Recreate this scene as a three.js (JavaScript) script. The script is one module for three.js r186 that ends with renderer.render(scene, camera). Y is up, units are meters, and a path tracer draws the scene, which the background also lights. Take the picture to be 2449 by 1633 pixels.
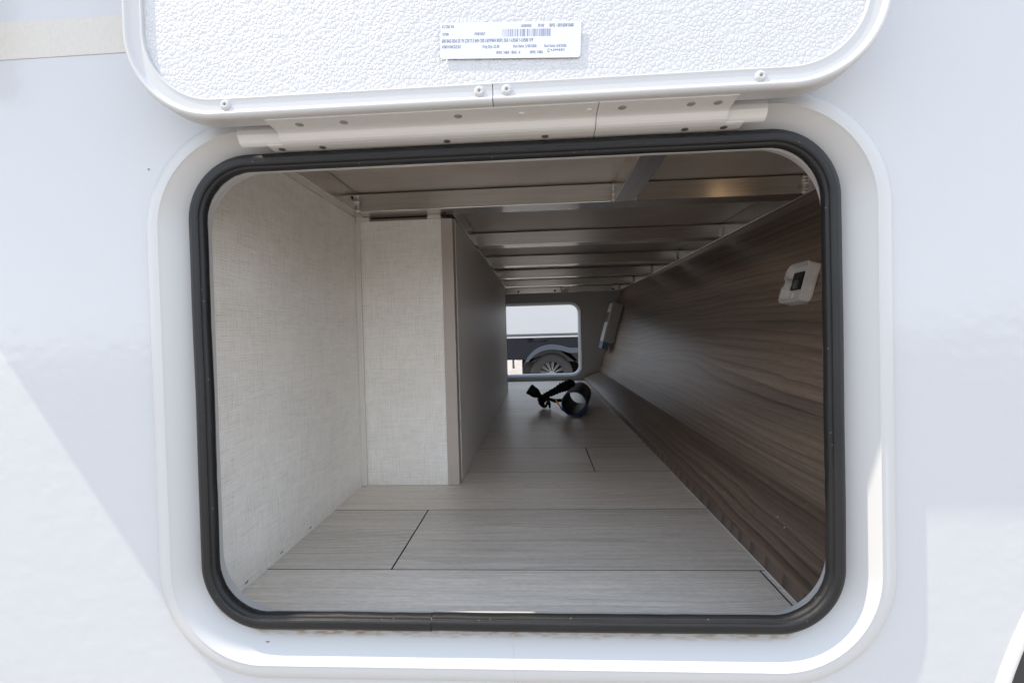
import * as THREE from 'three';
import { mergeGeometries } from 'three/addons/utils/BufferGeometryUtils.js';
import { RoundedBoxGeometry } from 'three/addons/geometries/RoundedBoxGeometry.js';

// ------------------------------------------------------------------ camera, sky, sun, exposure
const scene = new THREE.Scene();
const camera = new THREE.PerspectiveCamera(72.15, 1024 / 682, 0.02, 500);
camera.position.set(0.02992, 0.05654, 0.42775);
camera.rotation.order = 'YXZ';
camera.rotation.set(-0.01754, 0.05691, -0.0259);

const renderer = new THREE.WebGLRenderer({ antialias: true });
renderer.toneMapping = THREE.LinearToneMapping;
renderer.toneMappingExposure = 2.13;
renderer.shadowMap.enabled = true;

const SKY = 0.95;
{
  const W = 256, H = 128, d = new Float32Array(W * H * 4);
  for (let j = 0; j < H; j++) for (let i = 0; i < W; i++) {
    const el = ((j + 0.5) / H - 0.5) * Math.PI;             // row 0 = straight down
    const t = Math.pow(Math.max(0, Math.sin(Math.max(el, 0))), 0.5);
    const k = 4 * (j * W + i);
    d[k] = SKY * (1.50 - 1.03 * t); d[k + 1] = SKY * (1.53 - 0.91 * t); d[k + 2] = SKY * (1.565 - 0.70 * t); d[k + 3] = 1;
  }
  const sky = new THREE.DataTexture(d, W, H, THREE.RGBAFormat, THREE.FloatType);
  sky.mapping = THREE.EquirectangularReflectionMapping; sky.magFilter = sky.minFilter = THREE.LinearFilter; sky.needsUpdate = true;
  scene.background = sky; scene.environment = sky;
}
const sun = new THREE.DirectionalLight(0xfff1de, 2.7);
sun.position.set(-0.536 * 20, 0.834 * 20, 0.125 * 20);
sun.target.position.set(0, 0, 0);
sun.castShadow = true; sun.shadow.mapSize.set(2048, 2048);
Object.assign(sun.shadow.camera, { left: -14, right: 14, top: 14, bottom: -14, near: 1, far: 60 });
scene.add(sun, sun.target);

// ------------------------------------------------------------------ helpers
let seed = 7;
const rnd = () => { seed = (seed + 0x6D2B79F5) | 0; let t = Math.imul(seed ^ (seed >>> 15), 1 | seed); t = (t + Math.imul(t ^ (t >>> 7), 61 | t)) ^ t; return ((t ^ (t >>> 14)) >>> 0) / 4294967296; };
const rr = (a, b) => a + (b - a) * rnd();
const hash = (x, y, s) => { let h = Math.imul(x, 374761393) + Math.imul(y, 668265263) + Math.imul(s, 2147483647 ^ 9176); h = Math.imul(h ^ (h >>> 13), 1274126177); return ((h ^ (h >>> 16)) >>> 0) / 4294967296; };
function vn(x, y, s, px = 0, py = 0) {          // value noise, tiling over px, py cells when given
  let x0 = Math.floor(x), y0 = Math.floor(y); const fx = x - x0, fy = y - y0;
  const u = fx * fx * (3 - 2 * fx), v = fy * fy * (3 - 2 * fy);
  let x1 = x0 + 1, y1 = y0 + 1;
  if (px) { x0 = ((x0 % px) + px) % px; x1 = ((x1 % px) + px) % px; }
  if (py) { y0 = ((y0 % py) + py) % py; y1 = ((y1 % py) + py) % py; }
  const a = hash(x0, y0, s), b = hash(x1, y0, s), c = hash(x0, y1, s), d = hash(x1, y1, s);
  return a + (b - a) * u + (c - a) * v + (a - b - c + d) * u * v;
}
function fbm(x, y, s, o = 4, px = 0, py = 0) { let r = 0, a = 0.5, n = 0; for (let i = 0; i < o; i++) { r += a * vn(x, y, s + i, px, py); n += a; a *= 0.5; x *= 2; y *= 2; px *= 2; py *= 2; } return r / n; }
const clamp = (x, a = 0, b = 1) => Math.min(b, Math.max(a, x));
const smooth = (a, b, x) => { const t = clamp((x - a) / (b - a)); return t * t * (3 - 2 * t); };

function tex(w, h, fn, { srgb = true, wrap = true } = {}) {   // fn(i, j) -> [r, g, b] 0..1 (already sRGB values when srgb) or a number
  const d = new Uint8Array(w * h * 4);
  for (let j = 0; j < h; j++) for (let i = 0; i < w; i++) {
    const c = fn(i, j), k = 4 * (j * w + i);
    if (typeof c === 'number') d[k] = d[k + 1] = d[k + 2] = clamp(c) * 255;
    else { d[k] = clamp(c[0]) * 255; d[k + 1] = clamp(c[1]) * 255; d[k + 2] = clamp(c[2]) * 255; }
    d[k + 3] = 255;
  }
  const t = new THREE.DataTexture(d, w, h, THREE.RGBAFormat, THREE.UnsignedByteType);
  if (srgb) t.colorSpace = THREE.SRGBColorSpace;
  if (wrap) t.wrapS = t.wrapT = THREE.RepeatWrapping;
  t.magFilter = THREE.LinearFilter; t.minFilter = THREE.LinearMipmapLinearFilter; t.generateMipmaps = true; t.needsUpdate = true;
  return t;
}
const lin = (r, g, b) => new THREE.Color().setRGB(r, g, b);
const mat = (o) => new THREE.MeshPhysicalMaterial(o);

const used = new Map();
function numbered(name) { const n = used.get(name) || 0; used.set(name, n + 1); return n ? `${name}_${String(n).padStart(3, '0')}` : name; }
function thing(name, label, category, extra = {}) { const g = new THREE.Group(); g.name = numbered(name); g.userData = { label, category, ...extra }; scene.add(g); return g; }
function mesh(name, geo, m, parent, label) {
  const o = new THREE.Mesh(geo, m); o.name = name; o.castShadow = o.receiveShadow = true; parent.add(o);
  if (label) o.userData.label = label;
  return o;
}
function struct(name, geo, m, label, category) { const o = mesh(numbered(name), geo, m, scene); o.userData = { kind: 'structure', label, category }; return o; }
const box = (x0, x1, y0, y1, z0, z1) => { const g = new THREE.BoxGeometry(x1 - x0, y1 - y0, z1 - z0); g.translate((x0 + x1) / 2, (y0 + y1) / 2, (z0 + z1) / 2); return g; };
const rbox = (x0, x1, y0, y1, z0, z1, r = 0.002, s = 2) => { const g = new RoundedBoxGeometry(x1 - x0, y1 - y0, z1 - z0, s, r); g.translate((x0 + x1) / 2, (y0 + y1) / 2, (z0 + z1) / 2); return g; };
// boxes / planes with uv in metres, picked by the dominating axis of the normal
function metricUV(g, swap = false) {
  if (g.index) g = g.toNonIndexed();
  const p = g.attributes.position, n = g.attributes.normal, uv = new Float32Array(p.count * 2);
  for (let i = 0; i < p.count; i++) {
    const ax = Math.abs(n.getX(i)), ay = Math.abs(n.getY(i)), az = Math.abs(n.getZ(i));
    let u, v;
    if (ax >= ay && ax >= az) { u = p.getZ(i); v = p.getY(i); } else if (ay >= az) { u = p.getX(i); v = p.getZ(i); } else { u = p.getX(i); v = p.getY(i); }
    uv[2 * i] = swap ? v : u; uv[2 * i + 1] = swap ? u : v;
  }
  g.setAttribute('uv', new THREE.BufferAttribute(uv, 2)); return g;
}

// rounded rectangle path: core half sizes a, b round (cx, cy); the outline lies at distance rho from the core
function ringPath(cx, cy, a, b, { start = 0, gap = 0, arc = 20, rRef = 0.08 } = {}) {
  const P = [];
  const add = (x, y, nx, ny) => P.push({ x: cx + x, y: cy + y, nx, ny });
  const line = (x0, y0, x1, y1, nx, ny, n) => { for (let i = 0; i <= n; i++) add(x0 + (x1 - x0) * i / n, y0 + (y1 - y0) * i / n, nx, ny); };
  const corner = (x, y, a0) => { for (let i = 1; i < arc; i++) { const t = a0 + (Math.PI / 2) * i / arc; add(x, y, Math.cos(t), Math.sin(t)); } };
  const s = start - cx;
  line(s + gap / 2, -b, a, -b, 0, -1, 16); corner(a, -b, -Math.PI / 2);
  line(a, -b, a, b, 1, 0, 24); corner(a, b, 0);
  line(a, b, -a, b, 0, 1, 24); corner(-a, b, Math.PI / 2);
  line(-a, b, -a, -b, -1, 0, 24); corner(-a, -b, Math.PI);
  line(-a, -b, s - gap / 2, -b, 0, -1, 16);
  let L = 0; P.forEach((p, i) => { if (i) { const q = P[i - 1]; L += Math.hypot(p.x + p.nx * rRef - q.x - q.nx * rRef, p.y + p.ny * rRef - q.y - q.ny * rRef); } p.s = L; });
  return P;
}
function sweep(path, prof, wob = null) {        // prof: [[rho, z], ...]; uv = metres along the ring, metres along the profile
  const n = path.length, m = prof.length, pos = [], uv = [], idx = [];
  const pl = [0]; for (let k = 1; k < m; k++) pl.push(pl[k - 1] + Math.hypot(prof[k][0] - prof[k - 1][0], prof[k][1] - prof[k - 1][1]));
  path.forEach((p) => prof.forEach(([r, z], k) => { const w = wob ? wob(p.s, k) : 0; pos.push(p.x + p.nx * (r + w), p.y + p.ny * (r + w), z); uv.push(p.s, pl[k]); }));
  for (let i = 0; i < n - 1; i++) for (let k = 0; k < m - 1; k++) { const a = i * m + k, b = a + m; idx.push(a, b, a + 1, b, b + 1, a + 1); }
  const g = new THREE.BufferGeometry();
  g.setAttribute('position', new THREE.Float32BufferAttribute(pos, 3)); g.setAttribute('uv', new THREE.Float32BufferAttribute(uv, 2)); g.setIndex(idx); g.computeVertexNormals();
  return g;
}
function rrShape(cx, cy, hw, hh, r, cls = THREE.Shape) {
  const s = new cls();
  s.moveTo(cx - hw + r, cy - hh); s.lineTo(cx + hw - r, cy - hh); s.absarc(cx + hw - r, cy - hh + r, r, -Math.PI / 2, 0);
  s.lineTo(cx + hw, cy + hh - r); s.absarc(cx + hw - r, cy + hh - r, r, 0, Math.PI / 2);
  s.lineTo(cx - hw + r, cy + hh); s.absarc(cx - hw + r, cy + hh - r, r, Math.PI / 2, Math.PI);
  s.lineTo(cx - hw, cy - hh + r); s.absarc(cx - hw + r, cy - hh + r, r, Math.PI, 1.5 * Math.PI);
  return s;
}
// a strip of sheet along x: polyline of [y, z] with a thickness to the back
function stripX(pts, th, x0, x1, chamfer = 0) {
  const left = [], n = pts.length;
  for (let i = 0; i < n; i++) {
    const a = pts[Math.max(0, i - 1)], b = pts[Math.min(n - 1, i + 1)];
    const dy = b[0] - a[0], dz = b[1] - a[1], l = Math.hypot(dy, dz);
    left.push([pts[i][0] - (dz / l) * th, pts[i][1] + (dy / l) * th]);
  }
  const s = new THREE.Shape();
  pts.forEach((p, i) => (i ? s.lineTo(-p[1], p[0]) : s.moveTo(-p[1], p[0])));
  for (let i = n - 1; i >= 0; i--) s.lineTo(-left[i][1], left[i][0]);
  const g = new THREE.ExtrudeGeometry(s, { depth: x1 - x0, bevelEnabled: false, steps: 1 });
  g.rotateY(Math.PI / 2); g.translate(x0, 0, 0);
  return g;
}

// ------------------------------------------------------------------ materials
const bumpGel = tex(512, 512, (i, j) => 0.65 * fbm(i / 512 * 9, j / 512 * 12, 3, 3, 9, 12) + 0.35 * fbm(i / 512 * 46, j / 512 * 60, 9, 2, 46, 60), { srgb: false });
bumpGel.repeat.set(1 / 0.5, 1 / 0.5);
const M = {};
M.wall = mat({ color: lin(0.50, 0.508, 0.517), roughness: 0.16, bumpMap: bumpGel, bumpScale: 0.0006 });
M.paint = mat({ color: lin(0.50, 0.50, 0.498), roughness: 0.33 });
M.hinge = mat({ color: lin(0.61, 0.605, 0.59), roughness: 0.36 });
M.dark = mat({ color: lin(0.03, 0.03, 0.032), roughness: 0.6 });
M.void = mat({ color: lin(0.02, 0.018, 0.016), roughness: 0.9 });
M.rivetGrey = mat({ color: lin(0.27, 0.275, 0.26), roughness: 0.5, metalness: 0.2 });
M.blackPlastic = mat({ color: lin(0.03, 0.03, 0.031), roughness: 0.55 });
M.trimBrown = mat({ color: lin(0.50, 0.44, 0.39), roughness: 0.5 });
M.cornerTrim = mat({ color: lin(0.74, 0.71, 0.66), roughness: 0.5 });

const alu = (c, rough, an, rot) => mat({ color: lin(...c), metalness: 1, roughness: rough, anisotropy: an, anisotropyRotation: rot });
const aluStreak = tex(64, 1024, (i, j) => 0.90 + 0.06 * vn(i / 64 * 3, j / 2.2, 5, 3) + 0.05 * vn(i / 64 * 6, j / 9, 8, 6));
aluStreak.repeat.set(1 / 0.25, 1 / 0.25);
M.alu = alu([0.92, 0.90, 0.87], 0.23, 0.85, Math.PI / 2);
M.aluPlain = mat({ color: lin(0.75, 0.74, 0.72), metalness: 1, roughness: 0.36 });
M.alu.map = aluStreak;

// linen weave wall paper
const linen = (() => {
  const N = 1024, h = new Float32Array(N * N), c = new Float32Array(N * N).fill(0);
  seed = 11;
  for (let k = 0; k < 26000; k++) {
    const hor = k % 2, x = (rnd() * N) | 0, y = (rnd() * N) | 0, len = 14 + rnd() * rnd() * 150, v = (rnd() - 0.52) * 0.9, w = rnd() < 0.3 ? 2 : 1;
    for (let t = 0; t < len; t++) for (let q = 0; q < w; q++) {
      const i = hor ? (x + t) % N : (x + q) % N, j = hor ? (y + q) % N : (y + t) % N;
      const e = Math.min(1, Math.min(t, len - t) / 6);
      c[j * N + i] += v * e; h[j * N + i] += Math.abs(v) * 0.6 * e;
    }
  }
  const col = tex(N, N, (i, j) => {
    const grid = 0.02 * (Math.sin(i * 0.55) + Math.sin(j * 0.6)) + 0.03 * (Math.sin(i * 2.2) + Math.sin(j * 2.2)) + 0.115 * clamp(c[j * N + i], -1, 1) + 0.05 * (fbm(i / 128, j / 128, 77, 3, 8, 8) - 0.5);
    return [0.967 + grid, 0.948 + grid, 0.916 + grid * 1.05];
  });
  const bump = tex(N, N, (i, j) => clamp(0.4 + 0.3 * c[j * N + i] + 0.1 * Math.sin(i * 2.2) * Math.sin(j * 2.2)), { srgb: false });
  for (const t of [col, bump]) t.repeat.set(1 / 0.34, 1 / 0.34);
  return mat({ map: col, bumpMap: bump, bumpScale: 0.0002, roughness: 0.6 });
})();

// grey oak floor boards: grain runs along u
const oakTex = (() => {
  const W = 2048, H = 1024;
  const b = new Float32Array(W * H);
  const col = tex(W, H, (i, j) => {
    const x = i / W * 1.6, y = j / H * 0.8;                // metres
    const warp = (fbm(x * 2.5, y * 6, 21, 3, 4, 0) - 0.5) * 0.06 + (fbm(x * 1.25, y * 14, 25, 2, 2, 0) - 0.5) * 0.02;
    const cath = Math.abs(fbm(x * 1.25, y * 5, 33, 2, 2, 0) - 0.5) * 0.22;
    const ring = (y + warp * 0.9 + cath) * 78 + 1.6 * fbm(x * 1.25, y * 30, 62, 2, 2, 0);
    const f = ring - Math.floor(ring);
    const line = smooth(0.55, 0.95, f) * (1 - smooth(0.95, 1, f)) * smooth(0.2, 0.9, vn(x * 5, y * 25, 40, 8));
    const fib = fbm(x * 12.5, y * 700, 44, 3, 20, 0) - 0.5, fine = vn(x * 160, y * 1300, 51, 256) - 0.5;
    const tone = fbm(x * 1.25, y * 22, 60, 2, 2, 0) - 0.5;
    const str = fbm(x * 6.25, y * 240, 47, 2, 10, 0) - 0.5, v = 0.875 - 0.075 * line + 0.15 * fib + 0.05 * str + 0.09 * fine + 0.055 * tone;
    b[j * W + i] = clamp(0.6 - 0.2 * line + 0.8 * fib);
    return [v, v * 0.962, v * 0.912];
  });
  const bump = tex(W, H, (i, j) => b[j * W + i], { srgb: false });
  for (const t of [col, bump]) t.repeat.set(1 / 1.6, 1 / 0.8);
  return { col, bump };
})();
M.oak = [1.0, 0.93, 1.05].map((k) => mat({ map: oakTex.col, bumpMap: oakTex.bump, bumpScale: 0.00003, roughness: 0.33, color: lin(0.98 * k, 0.98 * k, 0.98 * k) }));
M.oakEdge = mat({ color: lin(0.05, 0.046, 0.042), roughness: 0.8 });

// walnut veneer: u along the compartment, v up the wall
const walnutTex = (() => {
  const W = 2048, H = 1024;
  const col = tex(W, H, (i, j) => {
    const x = i / W * 2.7, y = j / H * 0.7;
    const mid = 0.3 + 0.7 * smooth(0.10, 0.2, y) * (1 - 0.85 * smooth(0.26, 0.38, y));
    const w1 = (fbm(x * 0.9, y * 3.0, 71, 3) - 0.5) * 0.11 * mid, w2 = (fbm(x * 5, y * 11, 75, 3) - 0.5) * 0.012;
    const r = (y + w1 + w2) * 64 + 3.2 * (fbm(x * 0.6, y * 9, 79, 2) - 0.5);
    const f = r - Math.floor(r), id = Math.floor(r);
    const amp = 0.15 + 0.85 * Math.pow(hash(id, 3, 5), 1.5);
    const band = Math.pow(f, 2.6) * amp * (1 - smooth(0.955, 1, f));
    const fib = fbm(x * 5, y * 420, 81, 3) - 0.5, fine = vn(x * 90, y * 900, 83) - 0.5, tone = fbm(x * 0.9, y * 10, 87, 3) - 0.5;
    const str = fbm(x * 1.6, y * 90, 97, 3) - 0.5, v = 1 - 0.36 * band + 0.22 * fib + 0.10 * fine + 0.66 * tone + 0.24 * str;
    return [0.56 * v, 0.487 * v, 0.428 * v];
  }, { wrap: true });
  return col;
})();
M.walnut = mat({ map: walnutTex, roughness: 0.34 });
const kerbTex = tex(1024, 64, (i, j) => { const x = i / 1024 * 2.7, y = j / 64; const r = x * 26 + 2.2 * fbm(x * 9, y * 1.6, 91, 3) + y * 1.4, f = r - Math.floor(r), v = 1 - 0.4 * Math.pow(f, 3) * (1 - smooth(0.94, 1, f)) + 0.3 * (fbm(x * 8, y * 3, 93, 3) - 0.5) + 0.1 * (vn(x * 300, y * 40, 95) - 0.5); return [0.47 * v, 0.405 * v, 0.36 * v]; });
M.walnutKerb = mat({ map: kerbTex, roughness: 0.4 });

// pebbled laminate on the partition side
const leather = tex(512, 512, (i, j) => { const a = fbm(i / 512 * 60, j / 512 * 60, 101, 2, 60, 60); return clamp(1.6 * Math.abs(a - 0.5) + 0.2 * vn(i / 4, j / 4, 105, 128, 128)); }, { srgb: false });
leather.repeat.set(1 / 0.2, 1 / 0.2);
M.sidePanel = mat({ color: lin(0.74, 0.71, 0.67), roughness: 0.42, bumpMap: leather, bumpScale: 0.0006 });

// embossed glass-fibre sheet of the hatch: rounded pebbles of many sizes
const pebble = (() => {
  const N = 1024, S = 0.155, G = 46;
  seed = 29;
  const cells = Array.from({ length: G * G }, (_, k) => { const n = rnd() < 0.3 ? 0 : rnd() < 0.62 ? 1 : 2, a = []; for (let q = 0; q < n; q++) a.push([(k % G + rnd()) / G, (Math.floor(k / G) + rnd()) / G, rr(0.7, 1.25), rr(0, 3.14), rr(0.75, 1)]); return a; });
  const t = tex(N, N, (i, j) => {
    const x = (i + 0.5) / N, y = (j + 0.5) / N, ci = Math.floor(x * G), cj = Math.floor(y * G); let f1 = 9, f2 = 9, hk = 1;
    for (let a = -2; a <= 2; a++) for (let b = -2; b <= 2; b++) for (const p of cells[((cj + b + G) % G) * G + ((ci + a + G) % G)]) {
      let dx = x - p[0], dy = y - p[1]; dx -= Math.round(dx); dy -= Math.round(dy); dx *= G; dy *= G;
      const c = Math.cos(p[3]), s = Math.sin(p[3]), u = (dx * c + dy * s), v = (-dx * s + dy * c) / p[4], d = Math.sqrt(u * u + v * v) / p[2];
      if (d < f1) { f2 = f1; f1 = d; hk = p[2]; } else if (d < f2) f2 = d;
    }
    const q = f1 / f2;
    return Math.pow(1 - q * q, 0.75) * (0.35 + 0.55 * hk);
  }, { srgb: false });
  t.repeat.set(1 / S, 1 / S);
  return t;
})();
M.panel = mat({ color: lin(0.54, 0.54, 0.545), roughness: 0.4, bumpMap: pebble, bumpScale: 0.00048 });

// rubber seal with lint
const rubTex = tex(1024, 64, (i, j) => { const n = 0.08 + 0.03 * (fbm(i / 3, j / 3, 120, 3) - 0.5) + 0.03 * (vn(i / 60, j / 9, 125) - 0.5); const k = hash(i >> 1, j >> 1, 130) > 0.9994 ? 0.3 : 0; return [n + k, n * 1.01 + k, n * 1.06 + k]; });
rubTex.repeat.set(1 / 0.5, 1 / 0.04);
const rubBump = tex(256, 256, (i, j) => fbm(i / 2.2, j / 2.2, 140, 2), { srgb: false }); rubBump.repeat.set(1 / 0.06, 1 / 0.06);
M.rubber = mat({ map: rubTex, roughness: 0.5, specularIntensity: 0.8, bumpMap: rubBump, bumpScale: 0.00025 });

// frame paint with the brown grime that lies along the bottom groove (u metres round the ring, v metres across)
const FRAME_LEN = 1.95;
const FRAME_PROF = [[0.1039, -0.002], [0.1038, 0.0016], [0.1030, 0.0038], [0.1012, 0.0058], [0.0985, 0.0074], [0.0955, 0.0084], [0.0925, 0.0089], [0.0898, 0.0090], [0.0886, 0.0089], [0.0882, 0.0094], [0.0876, 0.0098], [0.0870, 0.0095], [0.0866, 0.0088], [0.0852, 0.0078], [0.0810, 0.0043], [0.0770, 0.0010], [0.0735, -0.0019], [0.0710, -0.0040], [0.0690, -0.0057], [0.0672, -0.0072], [0.0654, -0.0087], [0.0636, -0.0102], [0.0618, -0.0117], [0.058, -0.0148]];
let FRAME_DIRT = 0; for (let k = 1; k < 21; k++) FRAME_DIRT += Math.hypot(FRAME_PROF[k][0] - FRAME_PROF[k - 1][0], FRAME_PROF[k][1] - FRAME_PROF[k - 1][1]);
const frameTex = tex(2048, 128, (i, j) => {
  const u = i / 2048 * FRAME_LEN, v = j / 128 * 0.064;
  const along = Math.max(smooth(0.30, 0.24, u) * 0.8, smooth(FRAME_LEN - 0.30, FRAME_LEN - 0.2, u));
  const across = smooth(FRAME_DIRT - 0.0065, FRAME_DIRT + 0.0005, v + 0.002 * (fbm(i / 14, 2, 151, 3) - 0.5));
  const n = fbm(i / 10, j / 3, 150, 4), blot = (0.25 + 0.75 * smooth(0.35, 0.7, n)) * (0.3 + 0.7 * vn(i / 60, j / 12, 158));
  const g = clamp(along * across * blot * 1.05);
  const speck = hash(i >> 2, j >> 1, 160) > 0.99985 ? 0.4 : 0;
  const c = [0.735, 0.735, 0.733];
  return [c[0] * (1 - g) + 0.50 * g - speck, c[1] * (1 - g) + 0.39 * g - speck, c[2] * (1 - g) + 0.26 * g - speck];
});
frameTex.repeat.set(1 / FRAME_LEN, 1 / 0.064);
M.frame = mat({ map: frameTex, roughness: 0.3 });

// ceiling board
const boardTex = tex(1024, 512, (i, j) => { const v = 0.72 + 0.06 * (fbm(i / 60, j / 4, 170, 3) - 0.5) + 0.06 * (fbm(i / 90, j / 90, 175, 2) - 0.5); return [v, v * 0.945, v * 0.89]; });
boardTex.repeat.set(1 / 0.8, 1 / 0.5);
M.board = mat({ map: boardTex, roughness: 0.42 });
M.backWall = mat({ color: lin(0.50, 0.485, 0.46), roughness: 0.55 });

// gravel yard
const gravel = tex(1024, 1024, (i, j) => { const v = 0.585 + 0.26 * (fbm(i / 1024 * 180, j / 1024 * 180, 180, 4, 180, 180) - 0.5) + 0.12 * (fbm(i / 1024 * 12, j / 1024 * 12, 185, 3, 12, 12) - 0.5); return [v, v * 0.95, v * 0.895]; });
gravel.repeat.set(1 / 3, 1 / 3);
M.gravel = mat({ map: gravel, roughness: 0.95 });

// ------------------------------------------------------------------ ground
{
  const g = new THREE.CircleGeometry(160, 96); g.rotateX(-Math.PI / 2); g.translate(0, -1.09, 0);
  const p = g.attributes.position, uv = g.attributes.uv; for (let i = 0; i < p.count; i++) uv.setXY(i, p.getX(i), p.getZ(i));
  struct('ground', g, M.gravel, 'pale warm gravel yard in sunlight under and around the trailers', 'ground');
}

// ------------------------------------------------------------------ camper shell with the hatch opening
const ZB = -2.58, FY = -0.2534, CY = 0.343, YB = 0.305;
{
  const camper = thing('camper', 'glossy white camper side wall around the open storage hatch', 'camper');
  const AC = [0.864, -0.395], AR = 0.45;
  const side = new THREE.Shape(); side.moveTo(-3, -0.8); side.lineTo(AC[0] - Math.sqrt(AR * AR - 0.405 * 0.405), -0.8);
  const a0 = Math.atan2(-0.405, -Math.sqrt(AR * AR - 0.405 * 0.405));
  side.absarc(AC[0], AC[1], AR, a0 + 2 * Math.PI, Math.atan2(-0.405, Math.sqrt(AR * AR - 0.405 * 0.405)), true);
  side.lineTo(3, -0.8); side.lineTo(3, 1.9); side.lineTo(-3, 1.9); side.closePath();
  side.holes.push(rrShape(0, 0, 0.2345 + 0.094, 0.1605 + 0.094, 0.094, THREE.Path));
  const sg = new THREE.ExtrudeGeometry(side, { depth: 0.018, bevelEnabled: false, curveSegments: 40 }); sg.translate(0, 0, -0.018);
  mesh('wall_panel', sg, M.wall, camper);
  // stripe decal: printed foil
  const st = tex(512, 64, (i, j) => { const s = hash(i >> 1, j >> 1, 200), v = 0.765 + 0.03 * (fbm(i / 4, j / 4, 205, 2) - 0.5) - (s > 0.985 ? 0.025 : 0); return [v, v * 0.975, v * 0.93]; });
  const sgeo = box(-3, -0.1, 0.3318, 0.3672, 0.0002, 0.0006);
  mesh('stripe', metricUV(sgeo), mat({ map: st, roughness: 0.25 }), camper, 'pale beige stripe foil on the white wall'); st.repeat.set(1 / 0.25, 1 / 0.035);
  // wheel arch: white rolled lip and the black liner behind it
  const arcPts = []; for (let i = 0; i <= 60; i++) { const t = Math.PI * 1.16 - Math.PI * 1.32 * i / 60; arcPts.push(new THREE.Vector3(AC[0] + (AR + 0.0062) * Math.cos(t), AC[1] + (AR + 0.0062) * Math.sin(t), 0)); }
  const lip = new THREE.TubeGeometry(new THREE.CatmullRomCurve3(arcPts), 120, 0.0062, 14); lip.scale(1, 1, 0.5);
  mesh('wheel_arch_lip', lip, mat({ color: lin(0.68, 0.66, 0.63), roughness: 0.3 }), camper, 'rounded white lip of the wheel arch');
  const liner = new THREE.CylinderGeometry(AR - 0.001, AR - 0.001, 0.24, 64, 1, false); liner.rotateX(Math.PI / 2); liner.translate(AC[0], AC[1], -0.132);
  mesh('wheel_arch_liner', liner, M.blackPlastic, camper, 'black plastic liner inside the wheel arch');
  // rest of the body
  const far = new THREE.Shape(); far.moveTo(-3, -0.8); far.lineTo(3, -0.8); far.lineTo(3, 1.9); far.lineTo(-3, 1.9); far.closePath();
  far.holes.push(rrShape(0, 0.009, 0.2345 + 0.0680, 0.1705 + 0.0680, 0.0680, THREE.Path));
  const fg = new THREE.ExtrudeGeometry(far, { depth: 0.05, bevelEnabled: false, curveSegments: 32 }); fg.translate(0, 0, ZB - 0.055);
  mesh('rear_wall', fg, M.wall, camper);
  mesh('roof', box(-3, 3, 1.902, 1.95, ZB - 0.055, 0), M.wall, camper);
  mesh('underbody', box(-2.99, 2.99, -0.84, -0.802, ZB - 0.05, -0.002), M.dark, camper);
  for (const s of [-1, 1]) mesh('end_wall', s < 0 ? box(-3.03, -3.002, -0.8, 1.9, ZB - 0.05, 0) : box(3.002, 3.03, -0.8, 1.9, ZB - 0.05, 0), M.wall, camper);
  // small chips and specks on the paint
  for (const [x, y, r] of [[-0.336, 0.221, 0.0011], [-0.12, -0.3, 0.0008]]) { const c = new THREE.CylinderGeometry(r, r, 0.0004, 10); c.rotateX(Math.PI / 2); c.translate(x, y, 0.0002); mesh('paint_chip', c, M.rivetGrey, camper); }
}

// an awning arm on the wall left of the frame: its shadow falls across the wall
{
  const arm = thing('awning_arm', 'white folded awning arm standing upright on the camper wall beyond the left edge', 'awning arm');
  mesh('channel', rbox(-0.683, -0.565, 0.342, 1.75, 0.004, 0.0905, 0.004), M.paint, arm);
  mesh('bracket', rbox(-0.695, -0.553, 0.95, 1.07, 0.0005, 0.004, 0.0015), M.paint, arm);
}

// ------------------------------------------------------------------ hatch frame: painted bead, black seal, sleeve
{
  const fr = thing('hatch_frame', 'white rounded hatch frame with a black rubber seal set in the wall', 'hatch frame');
  const A = 0.2345, B = 0.1605;
  const prof = FRAME_PROF;
  mesh('rim', sweep(ringPath(0, 0, A, B, { start: 0, gap: 0.0001 }), prof), M.frame, fr);
  mesh('sleeve', sweep(ringPath(0, 0.0022, A + 0.003, B, { start: 0, gap: 0.0001 }), [[0.0585, -0.0152], [0.0577, -0.0146], [0.0573, -0.0154], [0.0600, -0.0298], [0.0603, -0.0304], [0.0614, -0.0304], [0.0616, -0.026]]), M.paint, fr);
  // ribbed bulb seal
  const sp = [[0.0606, -0.0130], [0.0606, 0.0000]];
  for (let i = 0; i <= 30; i++) {
    const t = -0.15 + (Math.PI + 0.75) * i / 30; let r = 1; const q = i / 30;
    for (const [g, a] of [[0.22, 0.04], [0.45, 0.06], [0.64, 0.22]]) r -= a * Math.exp(-Math.pow((q - g) / 0.026, 2));
    sp.push([0.0530 + 0.0077 * r * Math.cos(t), 0.0018 + 0.0074 * r * Math.sin(t)]);
  }
  sp.push([0.0535, -0.0060]);
  const wob = (s, k) => (k > 24 ? 0.0004 * (vn(s * 260, 0, 301) - 0.5) : 0) + 0.0008 * (vn(s * 14, 1, 305) - 0.5);
  const path = ringPath(0, 0.0058, A, B + 0.0019, { start: -0.075, gap: 0.0006, arc: 30 });
  mesh('seal', sweep(path, sp, wob), M.rubber, fr, 'black rubber bulb seal round the opening');
}

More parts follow.
